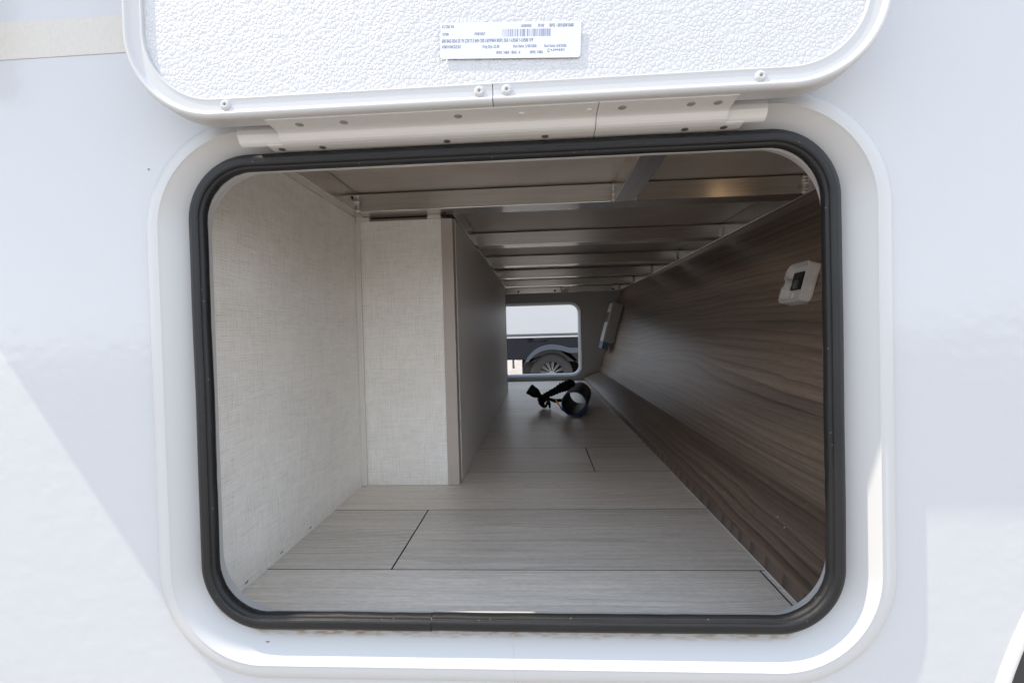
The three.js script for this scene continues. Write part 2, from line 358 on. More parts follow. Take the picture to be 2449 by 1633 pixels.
// ------------------------------------------------------------------ the open door above
{
  const door = thing('hatch_door', 'open white storage hatch door with pebbled inner skin folded up above the opening', 'hatch door');
  const cx = -0.002, A = 0.232, cy = 0.4745, B = 0.158;
  const prof = [[0.060, 0.0345], [0.0750, 0.0345], [0.0762, 0.0349], [0.0765, 0.0358], [0.0765, 0.0478], [0.0762, 0.0502], [0.0752, 0.0522], [0.0738, 0.0532], [0.0726, 0.0533], [0.0716, 0.0526], [0.0708, 0.0514], [0.0702, 0.0507], [0.0692, 0.0504], [0.0630, 0.0504], [0.0615, 0.0506], [0.0606, 0.0511], [0.0598, 0.0511], [0.0592, 0.0505], [0.0590, 0.0482]];
  mesh('rim', sweep(ringPath(cx, cy, A, B, { start: -0.0018, gap: 0.0006, rRef: 0.07 }), prof), M.paint, door);
  const pg = new THREE.ShapeGeometry(rrShape(cx, cy, A + 0.0594, B + 0.0594, 0.0594), 24); pg.translate(0, 0, 0.0486);
  { const p = pg.attributes.position, uv = pg.attributes.uv; for (let i = 0; i < p.count; i++) uv.setXY(i, p.getX(i), p.getY(i)); }
  mesh('inner_skin', pg, M.panel, door);
  const core = new THREE.ExtrudeGeometry(rrShape(cx, cy, A + 0.07, B + 0.07, 0.07), { depth: 0.010, bevelEnabled: false, curveSegments: 20 }); core.translate(0, 0, 0.0352);
  mesh('core', core, M.paint, door);
  // pop rivets through the rim
  const rg = new THREE.LatheGeometry([[0.0009, 0.0004], [0.0011, 0.0016], [0.0017, 0.0022], [0.0026, 0.0021], [0.0036, 0.0015], [0.0043, 0.0006], [0.0045, 0]].map((p) => new THREE.Vector2(...p)), 24); rg.rotateX(Math.PI / 2);
  const pin = new THREE.CylinderGeometry(0.0010, 0.0010, 0.0006, 12); pin.rotateX(Math.PI / 2);
  for (const [x, y] of [[-0.2239, 0.2512], [-0.0125, 0.2508], [0.0095, 0.2508], [0.2068, 0.2506], [-0.2940, 0.45], [0.2900, 0.46]]) {
    const r = mesh('rivet', rg, M.paint, door); r.position.set(x, y, 0.0504);
    const c = mesh('rivet_pin', pin, M.rivetGrey, r); c.position.set(0, 0, 0.0005);
  }
  // printed sticker
  const cv = document.createElement('canvas'); cv.width = 1792; cv.height = 464; const c = cv.getContext('2d');
  c.fillStyle = '#cdd0d9'; c.fillRect(0, 0, 1792, 464);
  c.fillStyle = '#2a2d46';
  const T = (s, x, y, size, w, bold) => { c.font = `bold ${size}px sans-serif`; c.save(); c.translate(x, y); const m = c.measureText(s).width || size * s.length * 0.5; c.scale(w / m, 1); c.fillText(s, 0, 0); c.restore(); };
  T('K-Z INC #4', 22, 72, 56, 152); T('LAGRANGE', 1030, 72, 52, 138); T('39.00', 1246, 72, 52, 80); T('RPO - 0016041048', 1392, 76, 60, 306);
  T('167909', 26, 168, 52, 84); T('PO0016527', 440, 168, 52, 140);
  T('600 BAG RD4 SD TH 23X17.5 WH CRD LM1PWH WSPL EXA 1-LK560 1-LK586 1FP', 20, 258, 62, 1172);
  T('V001063232', 22, 330, 54, 246, true); T('Orig Qty: 22.00', 545, 330, 50, 218); T('Run Date: 3/30/2026', 938, 330, 50, 298); T('Due Date: 4/6/2026', 1332, 330, 50, 280);
  T('WHS: 148A - BAG - 4', 724, 408, 52, 306); T('WHS: 148A', 1152, 408, 52, 164);
  c.fillStyle = '#23242e'; T('LIPPERT', 1420, 380, 40, 174, true);
  c.lineWidth = 8; c.strokeStyle = '#23242e'; c.beginPath(); c.moveTo(1388, 344); c.lineTo(1378, 376); c.lineTo(1384, 392); c.lineTo(1404, 388); c.stroke(); c.beginPath(); c.moveTo(1404, 350); c.lineTo(1412, 368); c.stroke();
  seed = 53; c.fillStyle = '#70738c'; for (let x = 792; x < 1402;) { const w = 4 + Math.floor(rnd() * 3) * 4; c.fillRect(x, 94, w, 96); x += w + 4 + Math.floor(rnd() * 3) * 4; }
  const ct = new THREE.CanvasTexture(cv); ct.colorSpace = THREE.SRGBColorSpace;
  const lg = new THREE.ShapeGeometry(rrShape(0, 0, 0.0563, 0.0144, 0.003), 6); { const p = lg.attributes.position, uv = lg.attributes.uv; for (let i = 0; i < p.count; i++) uv.setXY(i, p.getX(i) / 0.1126 + 0.5, p.getY(i) / 0.0288 + 0.5); }
  const lb = mesh('sticker', lg, mat({ map: ct, roughness: 0.35 }), door, 'white shipping sticker with printed order lines and a barcode');
  lb.position.set(0.0130, 0.2905, 0.0500); lb.rotation.z = -0.046;
}

// ------------------------------------------------------------------ hinge between door and frame
{
  const hg = thing('hinge', 'long white extruded hinge joining the open door to the frame top', 'hinge');
  const leaf = [[0.2392, 0.0460], [0.2386, 0.0380], [0.2380, 0.0300], [0.2374, 0.0268], [0.2366, 0.0252], [0.2352, 0.0244], [0.2334, 0.0234], [0.2316, 0.0216], [0.2304, 0.0192], [0.2299, 0.0172]];
  mesh('upper_leaf', stripX(leaf, 0.0016, -0.194, 0.0828), M.hinge, hg);
  mesh('upper_leaf', stripX(leaf, 0.0016, 0.0834, 0.1925), M.hinge, hg);
  const low = [[0.2312, 0.0184], [0.2302, 0.0172], [0.2296, 0.0150], [0.2289, 0.0020], [0.2292, 0.0005]];
  mesh('lower_leaf', stripX(low, 0.0022, -0.2085, 0.0828), M.hinge, hg);
  mesh('lower_leaf', stripX(low, 0.0022, 0.0834, 0.2080), M.hinge, hg);
  const knob = [[0.2496, 0.0095], [0.2499, 0.0130], [0.2494, 0.0170], [0.2480, 0.0200], [0.2455, 0.0220], [0.2425, 0.0226], [0.2385, 0.0222], [0.2350, 0.0208], [0.2325, 0.0188], [0.2312, 0.0168], [0.2306, 0.0150]];
  mesh('knuckle', stripX(knob, 0.003, -0.2335, -0.1946), M.hinge, hg);
  mesh('knuckle', stripX(knob, 0.003, 0.1931, 0.2258), M.hinge, hg);
  const bar = new THREE.CylinderGeometry(0.0072, 0.0072, 0.40, 20); bar.rotateZ(Math.PI / 2); bar.translate(0, 0.2405, 0.0145); mesh('pin', bar, M.hinge, hg);
  const d1 = new THREE.SphereGeometry(0.0035, 18, 8); d1.scale(1, 0.18, 1);
  for (const x of [-0.1687, -0.1302, -0.0326, 0.103, 0.1582, 0.1797]) { const r = mesh('rivet', d1, M.rivetGrey, hg); r.position.set(x, 0.23845, 0.0365); }
  for (const x of [0.0209, 0.076]) { const r = mesh('rivet', d1, M.hinge, hg); r.position.set(x, 0.23845, 0.0355); r.scale.set(0.8, 1.6, 0.8); }
  const d2 = new THREE.SphereGeometry(0.0031, 18, 8); d2.scale(1, 0.2, 1);
  for (const x of [-0.199, -0.1612, -0.0473, 0.0401, 0.161, 0.194]) { const r = mesh('rivet', d2, mat({ color: lin(0.08, 0.08, 0.075), roughness: 0.5 }), hg); r.position.set(x, 0.2290, 0.0105); }
}

// ------------------------------------------------------------------ storage compartment: floor boards
{
  const floor = new THREE.Group(); floor.name = 'floor'; floor.userData = { kind: 'structure', label: 'grey wood-look plank floor of the storage compartment', category: 'floor' }; scene.add(floor);
  mesh('subfloor', box(-0.36, 0.6, -0.30, FY - 0.006, ZB - 0.004, -0.019), M.void, floor);
  seed = 61;
  const zs = [-0.019, -0.18, -0.39, -0.61, -0.828, -1.046, -1.264, -1.482, -1.70, -1.918, -2.136, -2.354, ZB];
  const butts = [[0.304], [-0.1735], [], [0.1475], [], [], [], [], [], [], [], []];
  for (let r = 0; r < zs.length - 1; r++) {
    const xs = [-0.345, ...butts[r], 0.3135];
    for (let k = 0; k < xs.length - 1; k++) {
      const g0 = 0.00045, x0 = xs[k] + (k ? g0 * 1.6 : 0), x1 = xs[k + 1] - (k < xs.length - 2 ? g0 * 1.6 : 0), z0 = zs[r + 1] + g0, z1 = zs[r] - g0;
      const ch = 0.0004, s = new THREE.Shape(); s.moveTo(x0 + ch, -(z1 - ch)); s.lineTo(x1 - ch, -(z1 - ch)); s.lineTo(x1 - ch, -(z0 + ch)); s.lineTo(x0 + ch, -(z0 + ch)); s.closePath();
      let g = new THREE.ExtrudeGeometry(s, { depth: 0.004, bevelEnabled: true, bevelThickness: 0.0004, bevelSize: ch, bevelSegments: 1 });
      g.rotateX(-Math.PI / 2); g.translate(0, FY - 0.0046, 0); g = metricUV(g);
      const du = rr(0, 1.6), dv = r === 0 ? 0.31 : rr(0, 0.8), uv = g.attributes.uv; for (let i = 0; i < uv.count; i++) uv.setXY(i, uv.getX(i) + du, uv.getY(i) + dv);
      mesh('plank', g, [M.oak[Math.floor(rnd() * 3)], M.oakEdge], floor);
    }
  }
}

// ------------------------------------------------------------------ left wall, cross panel, partition
{
  const lw = thing('wall_left', 'cream linen-look wall panel on the left inside the compartment', 'wall panel', { kind: 'structure' });
  mesh('panel', metricUV(box(-0.362, -0.344, FY, 0.3035, -0.53, -0.019)), linen, lw);
  const st = new THREE.BoxGeometry(0.0006, 0.0012, 0.0055);
  for (const z of [-0.06, -0.135, -0.215, -0.3]) { const s = mesh('staple', st, M.dark, lw); s.position.set(-0.3438, FY + 0.006, z); s.rotation.x = 0.3; }

  const pt = thing('partition', 'cream partition end with a taupe edge strip and a long grey side running to the back', 'partition');
  mesh('front_panel', metricUV(box(-0.346, -0.1640, FY + 0.0004, 0.2945, -0.545, -0.527)), linen, pt, 'cream linen-look end panel facing the hatch');
  mesh('top_block', rbox(-0.3435, -0.315, 0.2948, 0.3045, -0.544, -0.529, 0.001), M.cornerTrim, pt); mesh('top_block', rbox(-0.193, -0.165, 0.2948, 0.3045, -0.544, -0.529, 0.001), M.cornerTrim, pt);
  mesh('top_rail', box(-0.3435, -0.164, 0.280, 0.3042, -0.560, -0.5465), M.trimBrown, pt);
  mesh('corner_strip', rbox(-0.3442, -0.3325, FY + 0.0003, 0.2915, -0.526, -0.5195, 0.002), M.cornerTrim, pt, 'narrow cream strip in the corner');
  mesh('edge_strip', rbox(-0.1638, -0.1398, FY + 0.0003, 0.2945, -0.549, -0.5235, 0.0015), M.trimBrown, pt, 'taupe edge strip on the corner');
  mesh('side_panel', metricUV(box(-0.158, -0.1388, FY + 0.0004, 0.2985, -2.03, -0.552)), M.sidePanel, pt, 'grey grained side panel');
  mesh('end_strip', box(-0.159, -0.1378, FY + 0.0004, 0.2985, -2.036, -2.0305), M.dark, pt);
}

// ------------------------------------------------------------------ right wall: kerb, sloping board, leaning veneer wall
{
  const rw = thing('wall_right', 'dark walnut veneer wall leaning out on the right with a sloping foot', 'wall panel', { kind: 'structure' });
  const prismZ = (pts, z0, z1) => { const s = new THREE.Shape(); pts.forEach((p, i) => (i ? s.lineTo(...p) : s.moveTo(...p))); s.closePath(); const g = new THREE.ExtrudeGeometry(s, { depth: z1 - z0, bevelEnabled: false }); g.translate(0, 0, z0); return g; };
  const uvAlong = (g, o, d, ou = 0, ov = 0) => { const p = g.attributes.position, uv = new Float32Array(p.count * 2); for (let i = 0; i < p.count; i++) { uv[2 * i] = (-p.getZ(i) + ou) / 2.7; uv[2 * i + 1] = ((p.getX(i) - o[0]) * d[0] + (p.getY(i) - o[1]) * d[1] + ov) / 0.7; } g.setAttribute('uv', new THREE.BufferAttribute(uv, 2)); return g; };
  const Z0 = ZB, Z1 = -0.019;
  mesh('kerb', uvAlong(prismZ([[0.3112, FY], [0.3128, -0.2362], [0.3215, -0.2326], [0.3215, FY]], Z0, Z1), [0.31, FY], [0, 1], 0.35, 0.40), M.walnutKerb, rw, 'narrow darker kerb along the floor');
  mesh('kerb_edge', box(0.3107, 0.3111, FY, FY + 0.0012, Z0, Z1), M.cornerTrim, rw, 'thin pale raw edge along the foot of the kerb');
  mesh('sloping_board', uvAlong(prismZ([[0.3130, -0.2356], [0.411, -0.196], [0.4185, -0.213], [0.3215, -0.2522]], Z0, Z1), [0.313, -0.2356], [0.927, 0.375], 0.1, 0.02), M.walnut, rw);
  mesh('veneer_panel', uvAlong(prismZ([[0.4111, -0.1962], [0.5535, 0.3045], [0.571, 0.3045], [0.4285, -0.201]], Z0, Z1), [0.411, -0.196], [0.272, 0.962], 0.1, 0.126), M.walnut, rw);
}

// ------------------------------------------------------------------ ceiling and its aluminium frame
{
  struct('ceiling', metricUV(box(-0.40, 0.62, CY + 0.001, CY + 0.02, ZB, -0.019)), M.board, 'brown board ceiling of the compartment above the aluminium frame', 'ceiling');
  const cf = thing('ceiling_frame', 'welded aluminium tube frame under the compartment ceiling', 'metal frame');
  const beamUV = (g) => metricUV(g);
  const zf = [-0.490, -0.893, -1.305, -1.690, -2.085];
  for (const z of zf) mesh('cross_beam', beamUV(rbox(-0.3245, 0.5395, YB, CY - 0.0022, z - 0.047, z, 0.0016)), M.alu, cf);
  mesh('cross_beam', beamUV(rbox(-0.3245, 0.5395, YB, CY - 0.0022, ZB + 0.001, ZB + 0.05, 0.0016)), M.alu, cf);
  mesh('side_beam', metricUV(rbox(-0.372, -0.325, YB - 0.001, CY, ZB + 0.001, -0.020, 0.0016), true), M.alu, cf);
  mesh('side_beam', metricUV(rbox(0.540, 0.588, YB - 0.001, CY, ZB + 0.001, -0.020, 0.0016), true), M.alu, cf);
  mesh('middle_beam', metricUV(rbox(0.1815, 0.2205, YB, CY, -0.4895, -0.020, 0.0014), true), M.alu, cf);
  mesh('middle_beam', metricUV(rbox(0.1815, 0.2205, YB, CY, ZB + 0.051, -2.1325, 0.0014), true), M.alu, cf);
  mesh('side_beam', metricUV(rbox(-0.185, -0.1405, YB + 0.001, CY - 0.001, -2.084, -0.538, 0.0014), true), M.alu, cf);
  // weld beads: rows of small lumps up each joint
  seed = 71; const lump = new THREE.SphereGeometry(1, 10, 8);
  const weld = (x, z) => { const gs = []; for (let k = 0; k < 6; k++) { const g = lump.clone(); const r = rr(0.0030, 0.0050); g.scale(r, r * 1.2, r); g.translate(x + rr(-0.0008, 0.0008), YB + 0.004 + k * 0.0056, z + rr(0.0002, 0.001)); gs.push(g); } mesh('weld', mergeGeometries(gs), M.aluPlain, cf); };
  for (const z of zf) { weld(0.5375, z); if (z === zf[0]) weld(-0.3225, z); }
  weld(0.180, zf[0]); weld(0.222, zf[0]); weld(0.18, ZB + 0.05); weld(0.537, ZB + 0.05);
  // dark screw heads
  const sc = new THREE.LatheGeometry([[0, 0.0028], [0.0016, 0.0026], [0.0034, 0.0012], [0.0042, 0]].map((p) => new THREE.Vector2(...p)), 16);
  const scL = sc.clone(); scL.rotateZ(-Math.PI / 2); const scR = sc.clone(); scR.rotateZ(Math.PI / 2); const scF = sc.clone(); scF.rotateX(Math.PI / 2);
  const scm = mat({ color: lin(0.05, 0.045, 0.04), roughness: 0.3, metalness: 0.6 });
  for (const z of [-0.30, -0.468]) { const s = mesh('screw', scL, scm, cf); s.position.set(-0.325, 0.327, z); }
  { const s = mesh('screw', scR, scm, cf); s.position.set(0.54, 0.325, -0.468); }
  for (const x of [-0.09, 0.14, 0.50]) { const s = mesh('screw', scF, scm, cf); s.position.set(x, 0.316, ZB + 0.05); s.scale.setScalar(1.6); }
}

// ------------------------------------------------------------------ back wall with the far hatch opening
{
  const bw = thing('wall_back', 'grey back wall of the compartment round the far hatch opening', 'wall panel', { kind: 'structure' });
  const s = new THREE.Shape(); s.moveTo(-0.40, FY - 0.02); s.lineTo(0.62, FY - 0.02); s.lineTo(0.62, 0.36); s.lineTo(-0.40, 0.36); s.closePath();
  s.holes.push(rrShape(0, 0.009, 0.2345 + 0.0685, 0.1705 + 0.0685, 0.0685, THREE.Path));
  const g = new THREE.ExtrudeGeometry(s, { depth: 0.004, bevelEnabled: false, curveSegments: 32 }); g.translate(0, 0, ZB - 0.0045);
  mesh('panel', g, M.backWall, bw);
  const ff = thing('far_hatch_frame', 'pale frame ring round the far hatch opening at the end of the compartment', 'hatch frame');
  mesh('ring', sweep(ringPath(0, 0.009, 0.2345, 0.1705, { arc: 16 }), [[0.0696, ZB - 0.001], [0.0696, ZB + 0.0040], [0.0690, ZB + 0.0052], [0.0680, ZB + 0.0046], [0.0665, ZB + 0.0030], [0.0600, ZB - 0.0040], [0.0530, ZB - 0.0160], [0.0520, ZB - 0.0185], [0.0517, ZB - 0.022], [0.0517, ZB - 0.060]]), mat({ color: lin(0.36, 0.37, 0.38), roughness: 0.3 }), ff);
}

// ------------------------------------------------------------------ compartment lamp by the near right corner, out of sight: its warm streak shows in the beams
{
  const lp = thing('compartment_lamp', 'small warm lamp on the right ceiling beam just inside the hatch', 'lamp');
  mesh('housing', rbox(0.533, 0.5395, 0.300, 0.338, -0.125, -0.080, 0.002), M.paint, lp);
  mesh('lens', rbox(0.5305, 0.5325, 0.304, 0.334, -0.121, -0.084, 0.0008), mat({ color: lin(0.9, 0.8, 0.6), emissive: lin(1, 0.72, 0.38), emissiveIntensity: 0.8 }), lp);
  const l = new THREE.PointLight(0xffd2a0, 0.0025, 0, 2); l.position.set(0.522, 0.318, -0.1025); l.castShadow = true; l.shadow.radius = 1; lp.add(l);
}

// ------------------------------------------------------------------ things on the right wall
const wallFrame = (y, z) => { // group whose local x points along +z... local X = toward the back, Y = up the wall, Z = out of the wall
  const x = 0.411 + (y + 0.196) * (0.1385 / 0.490);
  const up = new THREE.Vector3(0.272, 0.962, 0).normalize(), out = new THREE.Vector3(-0.962, 0.272, 0).normalize(), back = new THREE.Vector3().crossVectors(up, out);
  const m = new THREE.Matrix4().makeBasis(back, up, out); m.setPosition(x, y, z); return m;
};
{
  const h = thing('control_holder', 'white open plastic holder with a small black panel on the walnut wall', 'holder');
  h.applyMatrix4(wallFrame(0.1285, -0.4345));
  // cross(up, out) points to +z or -z; make local +x the near side
  const sgn = new THREE.Vector3().setFromMatrixColumn(h.matrixWorld.copy(h.matrix), 0).z > 0 ? 1 : -1;
  const hw = 0.0365, hh = 0.0355;
  const outline = (d, cls) => {
    const s = new cls(), a = hw - d, b = hh - d, r = 0.014 - d * 0.6, R = 0.022 - d * 0.6, n = 0.0085 + d;
    s.moveTo(sgn * (a - 0.006), -b); s.lineTo(sgn * (-a + r), -b); s.quadraticCurveTo(sgn * -a, -b, sgn * -a, -b + r);
    s.lineTo(sgn * -a, -n + 0.002); s.bezierCurveTo(sgn * (-a + n * 1.25), -n + 0.002, sgn * (-a + n * 1.25), n + 0.002, sgn * -a, n + 0.002);
    s.lineTo(sgn * -a, b - R); s.quadraticCurveTo(sgn * -a, b, sgn * (-a + R), b); s.lineTo(sgn * (a - r * 0.5), b); s.quadraticCurveTo(sgn * a, b, sgn * a, b - r * 0.5);
    s.lineTo(sgn * a, -b + r * 1.5); s.quadraticCurveTo(sgn * a, -b, sgn * (a - r * 1.5), -b); s.closePath(); return s;
  };
  const pl = mat({ color: lin(0.78, 0.76, 0.73), roughness: 0.4 });
  const rim = outline(0, THREE.Shape); rim.holes.push(outline(0.0028, THREE.Path));
  mesh('rim', new THREE.ExtrudeGeometry(rim, { depth: 0.0185, bevelEnabled: true, bevelSize: 0.0006, bevelThickness: 0.0006, bevelSegments: 2, curveSegments: 10 }), pl, h);
  mesh('tray', new THREE.ExtrudeGeometry(outline(0.0012, THREE.Shape), { depth: 0.006, bevelEnabled: false, curveSegments: 10 }), pl, h);
  const pivot = new THREE.CylinderGeometry(0.0085, 0.0085, 0.007, 24); pivot.rotateZ(Math.PI / 2); pivot.translate(sgn * (hw + 0.002), 0, 0.012); mesh('boss', pivot, pl, h);
  mesh('clip', rbox(sgn > 0 ? hw + 0.0005 : -hw - 0.0035, sgn > 0 ? hw + 0.0035 : -hw - 0.0005, -0.016, 0.018, 0.001, 0.007, 0.001), pl, h);
  const cv = document.createElement('canvas'); cv.width = 128; cv.height = 176; const c = cv.getContext('2d');
  c.fillStyle = '#0b0b0c'; c.fillRect(0, 0, 128, 176); c.fillStyle = '#6a1410'; c.fillRect(46, 34, 40, 8); c.fillRect(46, 54, 40, 8); c.fillRect(58, 26, 8, 44); c.strokeStyle = '#b9b9b6'; c.lineWidth = 4; c.strokeRect(36, 84, 46, 72); c.fillStyle = '#b9b9b6'; c.fillRect(46, 96, 26, 6); c.fillRect(50, 110, 18, 8); c.fillRect(46, 126, 12, 16); c.fillRect(64, 130, 8, 6);
  const ct = new THREE.CanvasTexture(cv); ct.colorSpace = THREE.SRGBColorSpace;
  const sg = rbox(-0.016, 0.016, -0.0165, 0.0165, 0, 0.003, 0.0008);
  { const p = sg.attributes.position, uv = sg.attributes.uv; for (let i = 0; i < p.count; i++) uv.setXY(i, sgn * p.getX(i) / 0.032 + 0.5, p.getY(i) / 0.033 + 0.5); }
  const sm = mesh('panel', sg, mat({ map: ct, roughness: 0.3 }), h, 'black panel with a red mark and a white outlined square'); sm.position.set(sgn * -0.0095, 0.0065, 0.0058);
  mesh('cross_rib', rbox(sgn * -0.012 - 0.0004, sgn * -0.012 + 0.0004, -0.026, -0.0145, 0.0065, 0.010, 0.0003), mat({ color: lin(0.85, 0.85, 0.85), roughness: 0.2 }), h);
}
{
  const d = thing('control_box', 'long pale control box with a blue end on the walnut wall near the far hatch', 'control box');
  d.applyMatrix4(wallFrame(0.0767, -2.37));
  const bm = mat({ color: lin(0.55, 0.55, 0.54), roughness: 0.45 });
  const L = 0.131;
  mesh('housing', rbox(-0.07, 0.07, -L + 0.03, L, 0.0005, 0.062, 0.003), bm, d);
  mesh('end_cap', rbox(-0.069, 0.069, -L - 0.012, -L + 0.0295, 0.022, 0.061, 0.002), mat({ color: lin(0.10, 0.14, 0.26), roughness: 0.4 }), d, 'dark blue lower end');
  mesh('cover', rbox(-0.058, 0.058, -L + 0.035, L - 0.006, 0.0621, 0.0637, 0.0007), mat({ color: lin(0.68, 0.68, 0.67), roughness: 0.4 }), d);
  mesh('display', rbox(-0.045, 0.045, 0.015, 0.075, 0.0638, 0.0650, 0.0004), M.dark, d);
  for (const y of [0.096, 0.104, 0.112]) mesh('print_line', box(-0.03, 0.03, y, y + 0.003, 0.0638, 0.0642), M.rivetGrey, d);
  const w = new THREE.TubeGeometry(new THREE.CatmullRomCurve3([[0.06, -L, 0.03], [0.062, -L - 0.025, 0.04], [0.064, -L - 0.012, 0.018], [0.066, -L - 0.03, 0.01], [0.066, -L - 0.01, 0.002]].map((p) => new THREE.Vector3(...p))), 40, 0.0022, 8);
  mesh('wire', w, mat({ color: lin(0.5, 0.25, 0.07), roughness: 0.5 }), d, 'short orange wires');
}

// ------------------------------------------------------------------ black hose with blue ring lying on the floor
{
  const hs = thing('vacuum_tube', 'black tube with a blue ring end and a wrinkled hose lying on the floor', 'hose');
  const bl = mat({ color: lin(0.008, 0.009, 0.012), roughness: 0.55, specularIntensity: 0.22 });
  const R = 0.0475, A = new THREE.Vector3(0.153, FY + R, -1.281), B = new THREE.Vector3(0.200, FY + R, -1.575), ax = B.clone().sub(A), len = ax.length(); ax.normalize();
  const q = new THREE.Quaternion().setFromUnitVectors(new THREE.Vector3(0, 1, 0), ax);
  const place = (g) => { g.applyQuaternion(q); g.translate(A.x, A.y, A.z); return g; };
  const V = (p) => new THREE.Vector2(...p);
  mesh('tube', place(new THREE.LatheGeometry([[R - 0.006, 0.001], [R - 0.0035, 0], [R - 0.001, 0.003], [R, 0.02], [R, 0.06], [R - 0.0008, 0.08], [R, 0.10], [R - 0.0004, len - 0.03], [R, len - 0.004], [R - 0.002, len], [R - 0.006, len - 0.004], [R - 0.008, len - 0.03], [R - 0.008, 0.02], [R - 0.0065, 0.004], [R - 0.006, 0.001]].map(V), 64)), bl, hs);
  const tr = new THREE.TorusGeometry(R - 0.0032, 0.0024, 12, 64); tr.rotateX(Math.PI / 2); tr.translate(0, -0.001, 0);
  mesh('ring', place(tr), mat({ color: lin(0.02, 0.055, 0.18), roughness: 0.35 }), hs, 'thin blue ring on the near end');
  const k = (1.48 + 0.428) / (1.3812 + 0.428), pt = (x, y, z = -1.48) => { const f = (z === -1.48 ? k : (-z + 0.428) / 1.8092); return new THREE.Vector3(0.03 + (x - 0.03) * f, 0.0565 + (y - 0.0565) * f, z); };
  // wrinkled hose as a bumpy tube
  const hose = (pts, radii, name, m, wr = 0.12, sd = 400) => {
    const cu = new THREE.CatmullRomCurve3(pts), n = 90, g = new THREE.TubeGeometry(cu, n, 1, 18), p = g.attributes.position, c = new THREE.Vector3();
    for (let i = 0; i <= n; i++) { cu.getPointAt(i / n, c); const t = i / n * (radii.length - 1), a = Math.min(radii.length - 2, Math.floor(t)), r0 = radii[a] + (radii[a + 1] - radii[a]) * (t - a);
      for (let j = 0; j <= 18; j++) { const id = i * 19 + j, w = r0 * (1 + wr * (vn(i * 0.45, (j % 18) * 0.25, sd) - 0.5) * 2 + wr * 0.8 * Math.sin(i * 0.9 + (j % 18) * 0.1)); p.setXYZ(id, c.x + (p.getX(id) - c.x) * w, c.y + (p.getY(id) - c.y) * w, c.z + (p.getZ(id) - c.z) * w); } }
    g.computeVertexNormals(); return mesh(name, g, m, hs);
  };
  hose([pt(0.040, -0.196), pt(0.058, -0.184), pt(0.082, -0.174), pt(0.108, -0.160), pt(0.132, -0.151), pt(0.155, -0.145, -1.52)], [0.012, 0.012, 0.015, 0.020, 0.020, 0.018], 'wrinkled_hose', bl);
  hose([pt(0.034, -0.186), pt(0.036, -0.200), pt(0.036, -0.216), pt(0.043, -0.228)], [0.012, 0.017, 0.013, 0.007], 'strap_end', bl, 0.16, 420);
  // flared nozzle
  const nz = new THREE.LatheGeometry([[0, 0.002], [0.020, 0.002], [0.0225, 0.004], [0.0225, 0.012], [0.021, 0.016], [0.0215, 0.030], [0.019, 0.040], [0.0125, 0.050], [0.009, 0.058], [0, 0.058]].map(V), 32);
  const dir = pt(0.034, -0.190).sub(pt(-0.013, -0.157)).normalize(); nz.applyQuaternion(new THREE.Quaternion().setFromUnitVectors(new THREE.Vector3(0, 1, 0), dir)); const o = pt(-0.014, -0.158); nz.translate(o.x, o.y, o.z);
  mesh('nozzle', nz, bl, hs, 'flared black end piece');
  hose([pt(0.036, -0.222), pt(0.048, -0.208), pt(0.062, -0.200), pt(0.080, -0.206), pt(0.112, -0.207, -1.42)], [0.004, 0.006, 0.007, 0.005, 0.006], 'strap', bl, 0.2, 440);
  hose([pt(0.060, -0.206), pt(0.065, -0.220), pt(0.067, -0.236)], [0.007, 0.006, 0.003], 'strap', bl, 0.2, 450);
  hose([pt(0.030, -0.222), pt(0.042, -0.230), pt(0.052, -0.228), pt(0.056, -0.214)], [0.003, 0.005, 0.005, 0.004], 'buckle', bl, 0.3, 460);
  hose([pt(0.090, -0.205, -1.38), pt(0.098, -0.218, -1.37), pt(0.106, -0.230, -1.36)], [0.0026, 0.0032, 0.0028], 'orange_cord', mat({ color: lin(0.9, 0.38, 0.03), roughness: 0.5 }), 0.02, 470);
  hose([pt(0.106, -0.230, -1.36), pt(0.112, -0.240, -1.345), pt(0.122, -0.249, -1.33), pt(0.136, -0.2535, -1.30)], [0.0024, 0.003, 0.003, 0.0025], 'blue_cord', mat({ color: lin(0.02, 0.055, 0.18), roughness: 0.45 }), 0.02, 480);
}

// crumbs and sawdust left on the floor and the sloping foot
{
  seed = 83; const gs = [];
  const add = (x, y, z, r) => { const g = new THREE.IcosahedronGeometry(r, 0); g.scale(rr(0.7, 1.8), 0.5, rr(0.7, 1.6)); g.rotateY(rr(0, 6)); g.translate(x, y + r * 0.4, z); gs.push(g); };
  for (let i = 0; i < 26; i++) add(rr(-0.3, 0.3), FY, rr(-0.75, -0.06), rr(0.0004, 0.0011));
  for (let i = 0; i < 10; i++) add(rr(-0.33, -0.2), FY, rr(-0.52, -0.49), rr(0.0005, 0.0011));
  for (let i = 0; i < 16; i++) { const t = rr(0.05, 0.95); add(0.313 + 0.098 * t, -0.2356 + 0.0396 * t, rr(-0.75, -0.1), rr(0.0005, 0.0012)); }
  const o = mesh('crumbs', mergeGeometries(gs), mat({ color: lin(0.7, 0.68, 0.62), roughness: 0.8 }), scene);
  o.userData = { kind: 'stuff', label: 'pale crumbs and sawdust scattered over the compartment floor', category: 'crumbs' };
}

